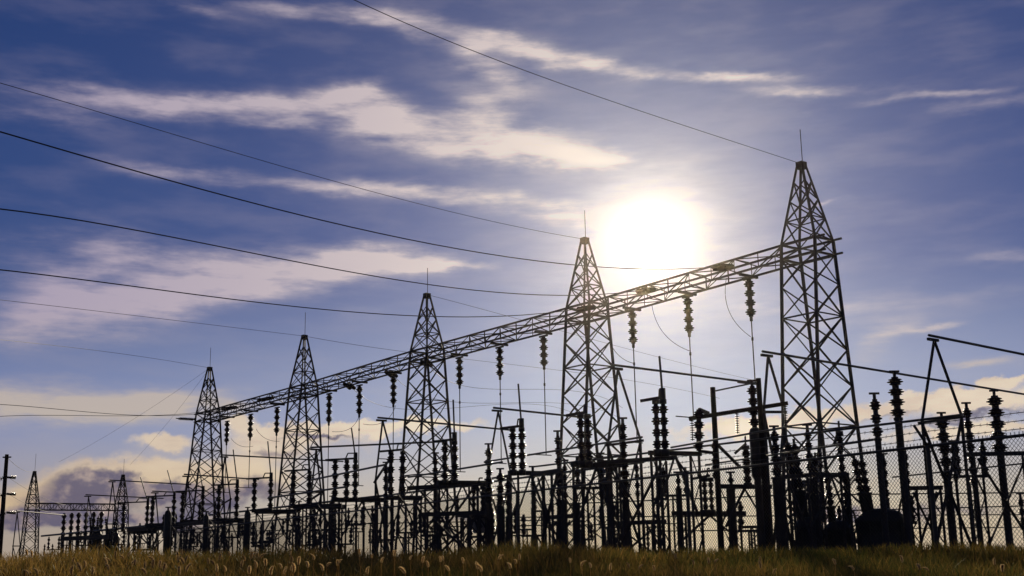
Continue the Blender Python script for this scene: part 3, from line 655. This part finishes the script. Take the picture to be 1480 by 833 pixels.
# mid-yard platforms (deep horizontal beams on lattice stands)
def platform(p0, p1, z, th, label):
    a, b = atz(*p0, z), atz(*p1, z); t = thing('equipment_stand', label, 'stand', Vector(((a.x + b.x) / 2, (a.y + b.y) / 2, 0)), 'long steel beams on lattice stands')
    th = 6.0 * (a.y + b.y) / 2 / 1794; bar('beam', a, b, th, t); L = (b - a).length; n = max(2, int(L / 4.5) + 1)
    for i in range(n):
        q = a + (b - a) * ((i + .25) / (n - .5)); lattice_leg(Vector((q.x, q.y, 0)), q - Vector((0, 0, th * .5)), .25, t, 5)
        if i: angle('knee_brace', pq, q - Vector((0, 0, th)), .08, t); angle('knee_brace', pq + Vector((0, 0, z - th - .3)), Vector((q.x, q.y, .3)), .08, t)
        pq = Vector((q.x, q.y, .3))
PL = [((770,686),(812,680),3.4,.26,'short deep beam left of the second tower'),((866,669),(974,662),3.8,.26,'long beam through the yard right of the second tower'),((1395,657),(1500,655),3.9,.24,'beam behind the last tall column'),
 ((1310,706),(1362,705),2.6,.2,'low beam behind the fence arm post'),((1130,690),(1182,686),3.0,.2,'beam left of the breaker tanks'),((590,706),(704,699),3.7,.26,'long beam in front of the middle tower'),
 ((440,732),(494,731),3.3,.26,'beam in front of the fourth tower'),((260,758),(332,753),3.2,.26,'beam in front of the end tower'),((186,766),(262,762),3.2,.24,'beam left of the end tower'),((90,779),(160,776),2.8,.3,'bench for the far post insulators'),
 ((795,748),(830,746),1.9,.16,'low beam left of the second tower'),((880,757),(962,754),1.8,.14,'low pointed beam right of the second tower'),((610,744),(702,741),2.2,.2,'lower beam under the middle tower switch')]
for a in PL: platform(*a)

# long tube buses running parallel to the gantry
LB = [((770,675),(1389,600),4.4,'uppermost long tube bus running parallel to the gantry'),((700,668),(928,632),4.6,'long tube bus passing before the second tower'),((560,716),(930,668),3.9,'long tube bus crossing the middle of the yard'),
 ((300,745),(560,716),3.9,'long tube bus in front of the fourth tower'),((970,647),(1134,618),4.2,'tube bus passing the slim H-frame poles'),((1020,672),(1262,636),3.9,'tube bus passing before the tower over the breaker tanks'),
 ((60,775),(300,752),3.7,'far tube bus in front of the small towers'),((590,690),(726,668),4.4,'short tube bus right of the middle tower'),((450,694),(556,672),4.6,'tube bus right of the fourth tower'),((388,720),(500,704),4.2,'tube bus left of the fourth tower')]
for a, b, z, lb in LB:
    o = tube('bus_tube', atz(*a, z), atz(*b, z), max(.07, 2.6 * atz(*a, z).y / 1794), None); tag(o, lb, 'bus tube', 'long tube buses parallel to the gantry')

# ------------------------------------------------------------------ rows of small bus supports deeper in the yard
def proto_support(h, two, tall, label):
    t = thing('bus_support', label, 'bus support', (0, 0, 0), 'small bus supports deep in the yard')
    for s in (-.14, .14): bar('leg', (s, 0, -.05), (s, 0, h), .07, t)
    for j in range(5): angle('lacing', (.14 * (-1) ** j, 0, h * j / 5), (-.14 * (-1) ** j, 0, h * (j + 1) / 5), .04, t)
    bar('cross_arm', (-.7 if two else -.3, 0, h), (.7 if two else .3, 0, h), .12, t)
    for x in ((-.55, .55) if two else (0,)): stack((x, 0, h + .05), (x, 0, h + tall), .15, 3, t); link('cap', cyl_mesh(STEEL), frame_between((x, 0, h + tall), (x, 0, h + tall + .12), .14), t)
    return t
def tree_of(o): return [o] + [d for c in o.children for d in tree_of(c)]
def copy_support(src, loc):
    mp = {}
    for o in tree_of(src):
        c = o.copy(); C.objects.link(c); mp[o] = c
        if o.parent in mp: c.parent = mp[o.parent]; c.matrix_parent_inverse = o.matrix_parent_inverse.copy()
    mp[src].matrix_basis = Matrix.Translation(loc); return mp[src]
protos = [proto_support(2.2, True, 1.25, 'medium lattice post with two small porcelain stacks, deep in the yard'), proto_support(2.9, False, 1.1, 'slim lattice post with a single small porcelain stack, deep in the yard'), proto_support(1.5, True, 1.0, 'short lattice post with two small porcelain stacks, deep in the yard'), proto_support(3.3, True, 1.3, 'tall lattice post with two small porcelain stacks, deep in the yard')]
used = set(); spots = []
for row, (Yr, x_lo, x_hi, n) in enumerate(((58, 560, 1480, 8), (68, 300, 1240, 9), (82, 180, 900, 17), (98, 100, 760, 17), (118, 60, 560, 20), (150, 60, 330, 14))):
    for i in range(n):
        px = x_lo + (x_hi - x_lo) * (i + random.uniform(.2, .8)) / n; spots.append((px, Yr * (1 + (740 - px) * .00022) + random.uniform(-3, 3)))
WHERE = ['the tower over the breaker tanks', 'the second tower', 'the middle tower', 'the fourth tower', 'the end tower', 'the small far towers']
KIND = ['medium lattice post with two small porcelain stacks', 'slim lattice post with a single small porcelain stack', 'short lattice post with two small porcelain stacks', 'tall lattice post with two small porcelain stacks']
ANCH = [t_[0] for t_ in TT] + [Vector(((k6.x + k7.x) / 2, (k6.y + k7.y) / 2, 0))]
for i, (px, Y) in enumerate(spots):
    q = at(px, 800, Y); k = random.randrange(4); loc = Vector((q.x, Y, 0))
    if k not in used: protos[k].matrix_basis = Matrix.Translation(loc); used.add(k); o = protos[k]
    else: o = copy_support(protos[k], loc)
    n_ = min(range(6), key=lambda a_: (ANCH[a_] - loc).length); o['label'] = KIND[k] + ', near ' + WHERE[n_]
LOWB = [((720,748),(1480,744),2.3),((940,768),(1500,762),1.6),((1130,716),(1500,712),2.9),((780,730),(1130,716),2.9),((480,758),(800,752),2.4),((180,772),(520,764),2.4),((1230,738),(1500,731),2.4),((600,762),(980,757),2.0),((1290,690),(1500,668),3.3)]
for a, b, z in LOWB:
    A, B = atz(*a, z), atz(*b, z)
    if (B - A).length < 400: tag(tube('bus_tube', A, B, .06, None), 'low thin tube bus deep in the yard', 'bus tube', 'low thin tube buses deep in the yard')

# ------------------------------------------------------------------ chain-link fence with barbed wire
f_a, f_b = at(1480, 627, 20.05), at(747, 712, 34.8)
fdir = Vector((f_b.x - f_a.x, f_b.y - f_a.y, 0)).normalized(); fo = Vector((f_a.x, f_a.y, 0)); out_n = Vector((fdir.y, -fdir.x, 0)); out_n = out_n if out_n.y < 0 else -out_n
FH = 2.12
def fp(s, z, off=0.0): return fo + fdir * s + out_n * off + Vector((0, 0, z))
def s_at(px):                                # distance along the fence seen at px
    d = ray(px, 800); d = Vector((d.x, d.y)); n = Vector((d.y, -d.x)); return -(fo.x * n.x + fo.y * n.y) / (fdir.x * n.x + fdir.y * n.y)
posts = [s_at(1355), s_at(998), s_at(749)]
posts = [posts[0] - 8.0] + posts + [posts[2] + 7.6 * k for k in range(1, 6)]
fence = thing('chain_link_fence', 'chain-link fence with barbed wire on slanted arms before the yard', 'fence', fp(posts[1], 0))
for s in posts:
    z0 = float(ground_z(fp(s, 0).x, fp(s, 0).y)); p = tube('post', fp(s, z0 - .2), fp(s, FH + .03), .085, fence, WIRE)
    tube('post_arm', fp(s, FH), fp(s, FH + .36, .3), .05, p, WIRE); link('post_cap', cyl_mesh(WIRE), frame_between(fp(s, FH + .02), fp(s, FH + .06), .11), p)
for a, b in zip(posts, posts[1:]):
    tube('top_rail', fp(a, FH), fp(b, FH), .055, fence, WIRE)
    for q in (.1, .2, .3):                   # barbed strands
        bm = bmesh.new(); n = 8
        me = pipe_mesh('barbed_strand', [fp(a + (b - a) * i / n, FH + .36 * q / .3 - .03 * math.sin(math.pi * i / n), q) for i in range(n + 1)], .006, WIRE, 4)
        bm.from_mesh(me)
        for i in range(int((b - a) / .14)):
            c = fp(a + .14 * (i + .5), FH + .36 * q / .3 - .03 * math.sin(math.pi * (i + .5) * .14 / (b - a)), q)
            for an in (random.uniform(.5, 1.2), random.uniform(1.9, 2.6)):
                e = (fdir * math.cos(an) + Vector((0, 0, 1)) * math.sin(an)) * .035; w_ = out_n * .004
                vs = [bm.verts.new(v) for v in (c - e - w_, c - e + w_, c + e + w_, c + e - w_)]; bm.faces.new(vs)
        bm.to_mesh(me); bm.free(); link('barbed_strand', me, Matrix.Identity(4), fence)
    # woven mesh: both families of diagonal wires, each a thin prism, plus the twisted tips along the top
    V = []; Fc = []; pitch = .082; h0, h1 = -.05, FH - .02; Hh = h1 - h0; rad = .0046
    def prism(p, q, off):
        d = (q - p).normalized(); nn = out_n; sd = d.cross(nn).normalized(); b0 = len(V)
        for c in (p, q):
            for k3 in range(3):
                an = 2 * math.pi * k3 / 3; V.append(c + nn * (off + rad * math.cos(an)) + sd * (rad * math.sin(an)))
        for k3 in range(3): Fc.append((b0 + k3, b0 + (k3 + 1) % 3, b0 + 3 + (k3 + 1) % 3, b0 + 3 + k3))
    nw = int((b - a + Hh) / pitch)
    for i in range(nw):
        for sg in (1, -1):
            u0 = a - Hh + i * pitch if sg > 0 else a + i * pitch; u1 = u0 + sg * Hh; p = [u0, h0]; q = [u1, h1]
            if sg < 0: p = [u0, h0]; q = [u0 - Hh, h1]
            for e, o2 in ((p, q), (q, p)):
                for lim in (a, b):
                    if (lim == a and e[0] < a and o2[0] > a) or (lim == b and e[0] > b and o2[0] < b):
                        f = (lim - e[0]) / (o2[0] - e[0]); e[1] += (o2[1] - e[1]) * f; e[0] = lim
            if max(p[0], q[0]) <= a + 1e-5 or min(p[0], q[0]) >= b - 1e-5 or abs(p[0] - q[0]) < 1e-3: continue
            prism(fp(p[0], p[1]), fp(q[0], q[1]), .004 * sg)
            if q[1] > h1 - .01: prism(fp(q[0], q[1]), fp(q[0] + random.uniform(-.01, .01), h1 + .09), 0)
    me = bpy.data.meshes.new('wire_mesh'); me.from_pydata(V, [], Fc); me.materials.append(WIRE)
    o = link('wire_mesh', me, Matrix.Identity(4), fence); o['kind'] = 'stuff'

# ------------------------------------------------------------------ warm haze volume, added to spread golden sun glare over the steel
def haze_box():
    zt = TT[0][3] + 1.5; x, y0, y1, zb = 660, -320, 720, -2.2
    v = [(a, b, c) for c in (zb, zt) for b in (y0, y1) for a in (-x, x)]
    me = bpy.data.meshes.new('haze'); me.from_pydata(v, [], [(0,2,3,1), (4,5,7,6), (0,1,5,4), (1,3,7,5), (3,2,6,7), (2,0,4,6)])
    mt = bpy.data.materials.new('added_glare_haze'); mt.use_nodes = True; nt = mt.node_tree; nt.nodes.clear()
    o = nt.nodes.new('ShaderNodeOutputMaterial'); pv = nt.nodes.new('ShaderNodeVolumePrincipled'); pv.inputs['Color'].default_value = (.98, .84, .60, 1)
    pv.inputs['Density'].default_value = HAZE; pv.inputs['Anisotropy'].default_value = .95; nt.links.new(pv.outputs[0], o.inputs['Volume']); me.materials.append(mt)
    ob = bpy.data.objects.new('haze', me); C.objects.link(ob); ob['kind'] = 'stuff'; ob['label'] = 'thin warm haze added over the yard to spread the glare of the sun'
HAZE = .000042
haze_box()

# ------------------------------------------------------------------ meadow grass and foxtails
def blades(n, ylo, yhi, hfun, name, label, wfac=1.0):
    y = ylo + (yhi - ylo) * rng.random(n); x = (rng.random(n) * 2 - 1) * (y * .46 + 1.0)
    h = hfun(x, y) * rng.uniform(.45, 1.15, n); z = ground_z(x, y); w = rng.uniform(.003, .0065, n) * wfac * np.clip(y / 14, .8, 1.6)
    yaw = rng.random(n) * 2 * np.pi; dx, dy = np.cos(yaw), np.sin(yaw); lean = rng.uniform(.08, .6, n) * h; la = rng.random(n) * 2 * np.pi; lx, ly = np.cos(la) * lean, np.sin(la) * lean
    tone = np.clip(rng.normal(.5, .24, n) - x * .02, 0, 1)
    V = np.zeros((n, 7, 3))
    for k, (f, wf) in enumerate(((0, 1), (.4, .9), (.75, .6))):
        bx, by, bz = x + lx * f ** 2, y + ly * f ** 2, z + h * (f - .12 * f ** 3)
        V[:, 2 * k] = np.stack((bx - dx * w * wf, by - dy * w * wf, bz), 1); V[:, 2 * k + 1] = np.stack((bx + dx * w * wf, by + dy * w * wf, bz), 1)
    V[:, 6] = np.stack((x + lx, y + ly, z + h * .88), 1)
    V = V.reshape(-1, 3); base_ = (np.arange(n) * 7)[:, None]
    quads = np.concatenate([base_ + np.array([[0, 1, 3, 2]]), base_ + np.array([[2, 3, 5, 4]])]); tris = base_ + np.array([[4, 5, 6]])
    me = bpy.data.meshes.new(name); me.vertices.add(len(V)); me.vertices.foreach_set('co', V.ravel())
    loops = np.concatenate((quads.ravel(), tris.ravel())); me.loops.add(len(loops)); me.loops.foreach_set('vertex_index', loops)
    cnt = np.concatenate((np.full(len(quads), 4), np.full(len(tris), 3))); st = np.concatenate(([0], np.cumsum(cnt)[:-1]))
    me.polygons.add(len(cnt)); me.polygons.foreach_set('loop_start', st); me.polygons.foreach_set('loop_total', cnt)
    at_ = me.attributes.new('tone', 'FLOAT', 'POINT'); at_.data.foreach_set('value', np.repeat(tone, 7))
    me.update(calc_edges=True); me.materials.append(GRASS)
    o = bpy.data.objects.new(name, me); C.objects.link(o); o['kind'] = 'stuff'; o['label'] = label; return o
def hgrass(x, y):
    clump = .5 + .5 * np.sin(x * 1.3 + np.sin(y * .8) * 2) * np.sin(y * 1.1 + x * .4)
    return (.24 + .20 * clump) * np.clip(1.08 - x * .022, .70, 1.4)
blades(150000, 5.5, 25.0, hgrass, 'meadow_grass', 'backlit meadow grass along the foot of the picture, golden to dark green')

cores = []
def foxtail_meshes():
    out_ = []
    for v in range(5):
        r2 = np.random.default_rng(50 + v); bend = .35 + .5 * r2.random(); L = .062 + .022 * r2.random(); V = []; Fc = []; n = 340
        for i in range(n):
            f = i / n; an = f * 150.0; cx = math.sin(bend * f) * L * f * .8; cz = L * f * (1 - .25 * bend * f); r = (.0035 + .0085 * math.sin(math.pi * min(1, f * .93 + .07)) ** .6)
            d = Vector((math.cos(an), math.sin(an), .75)).normalized(); c = Vector((cx, 0, cz)); tip = c + d * (r * 1.65 + .004 * r2.random()); s = d.cross(Vector(r2.normal(size=3).tolist())).normalized() * .0022
            b0 = len(V); V += [c - s, c + s, tip]; Fc.append((b0, b0 + 1, b0 + 2))
        cores.append([(math.sin(bend * f) * L * f * .8, 0, L * f * (1 - .25 * bend * f)) for f in (0, .2, .4, .6, .8, .95)])
        me = bpy.data.meshes.new('seed_head'); me.from_pydata(V, [], Fc); me.materials.append(SEED); at_ = me.attributes.new('tone', 'FLOAT', 'POINT'); at_.data.foreach_set('value', r2.random(len(V)))
        out_.append(me)
    return out_
heads = foxtail_meshes()
HUSK = material('foxtail_husk', (.10, .06, .02), (.06, .035, .012), .8, 0, 40)
spikes = [pipe_mesh('spike', c, .0042, HUSK, 6) for c in cores]
stem_me = lathe('foxtail_stem', [(.5, 0), (.35, 1)], SEED, 5)
FOX = []
for i in range(108):
    px = min(1470, abs(random.gauss(0, 1)) * 380 + random.uniform(0, 260)) if i < 92 else random.uniform(560, 1480)
    FOX.append((px, random.uniform(802, 832) if px < 700 else random.uniform(808, 831)))
for px, py in FOX:
    Y = 9.0 + (833 - py) * .16 + random.uniform(-.6, 1.2); q = at(px, py, Y); g = float(ground_z(q.x, q.y))
    t = thing('foxtail_stalk', 'glowing foxtail seed head on a thin stem in the meadow grass', 'foxtail', (q.x, q.y, g), 'foxtail seed heads in the meadow')
    ln = Vector((random.uniform(-.07, .07), random.uniform(-.07, .07), 0)); st = link('stem', stem_me, frame_between(Vector((q.x, q.y, g)) - ln, q, .0035), t)
    sc_ = random.uniform(.7, 1.1)
    v_ = random.randrange(5); hm = (Matrix.Translation(q) @ Matrix.Rotation(random.uniform(0, 6.28), 4, 'Z') @ Matrix.Rotation(random.uniform(-.4, .5), 4, 'Y') @ Matrix.Scale(sc_, 4)); hd = link('seed_head', heads[v_], hm, t); link('spike', spikes[v_], hm, hd)
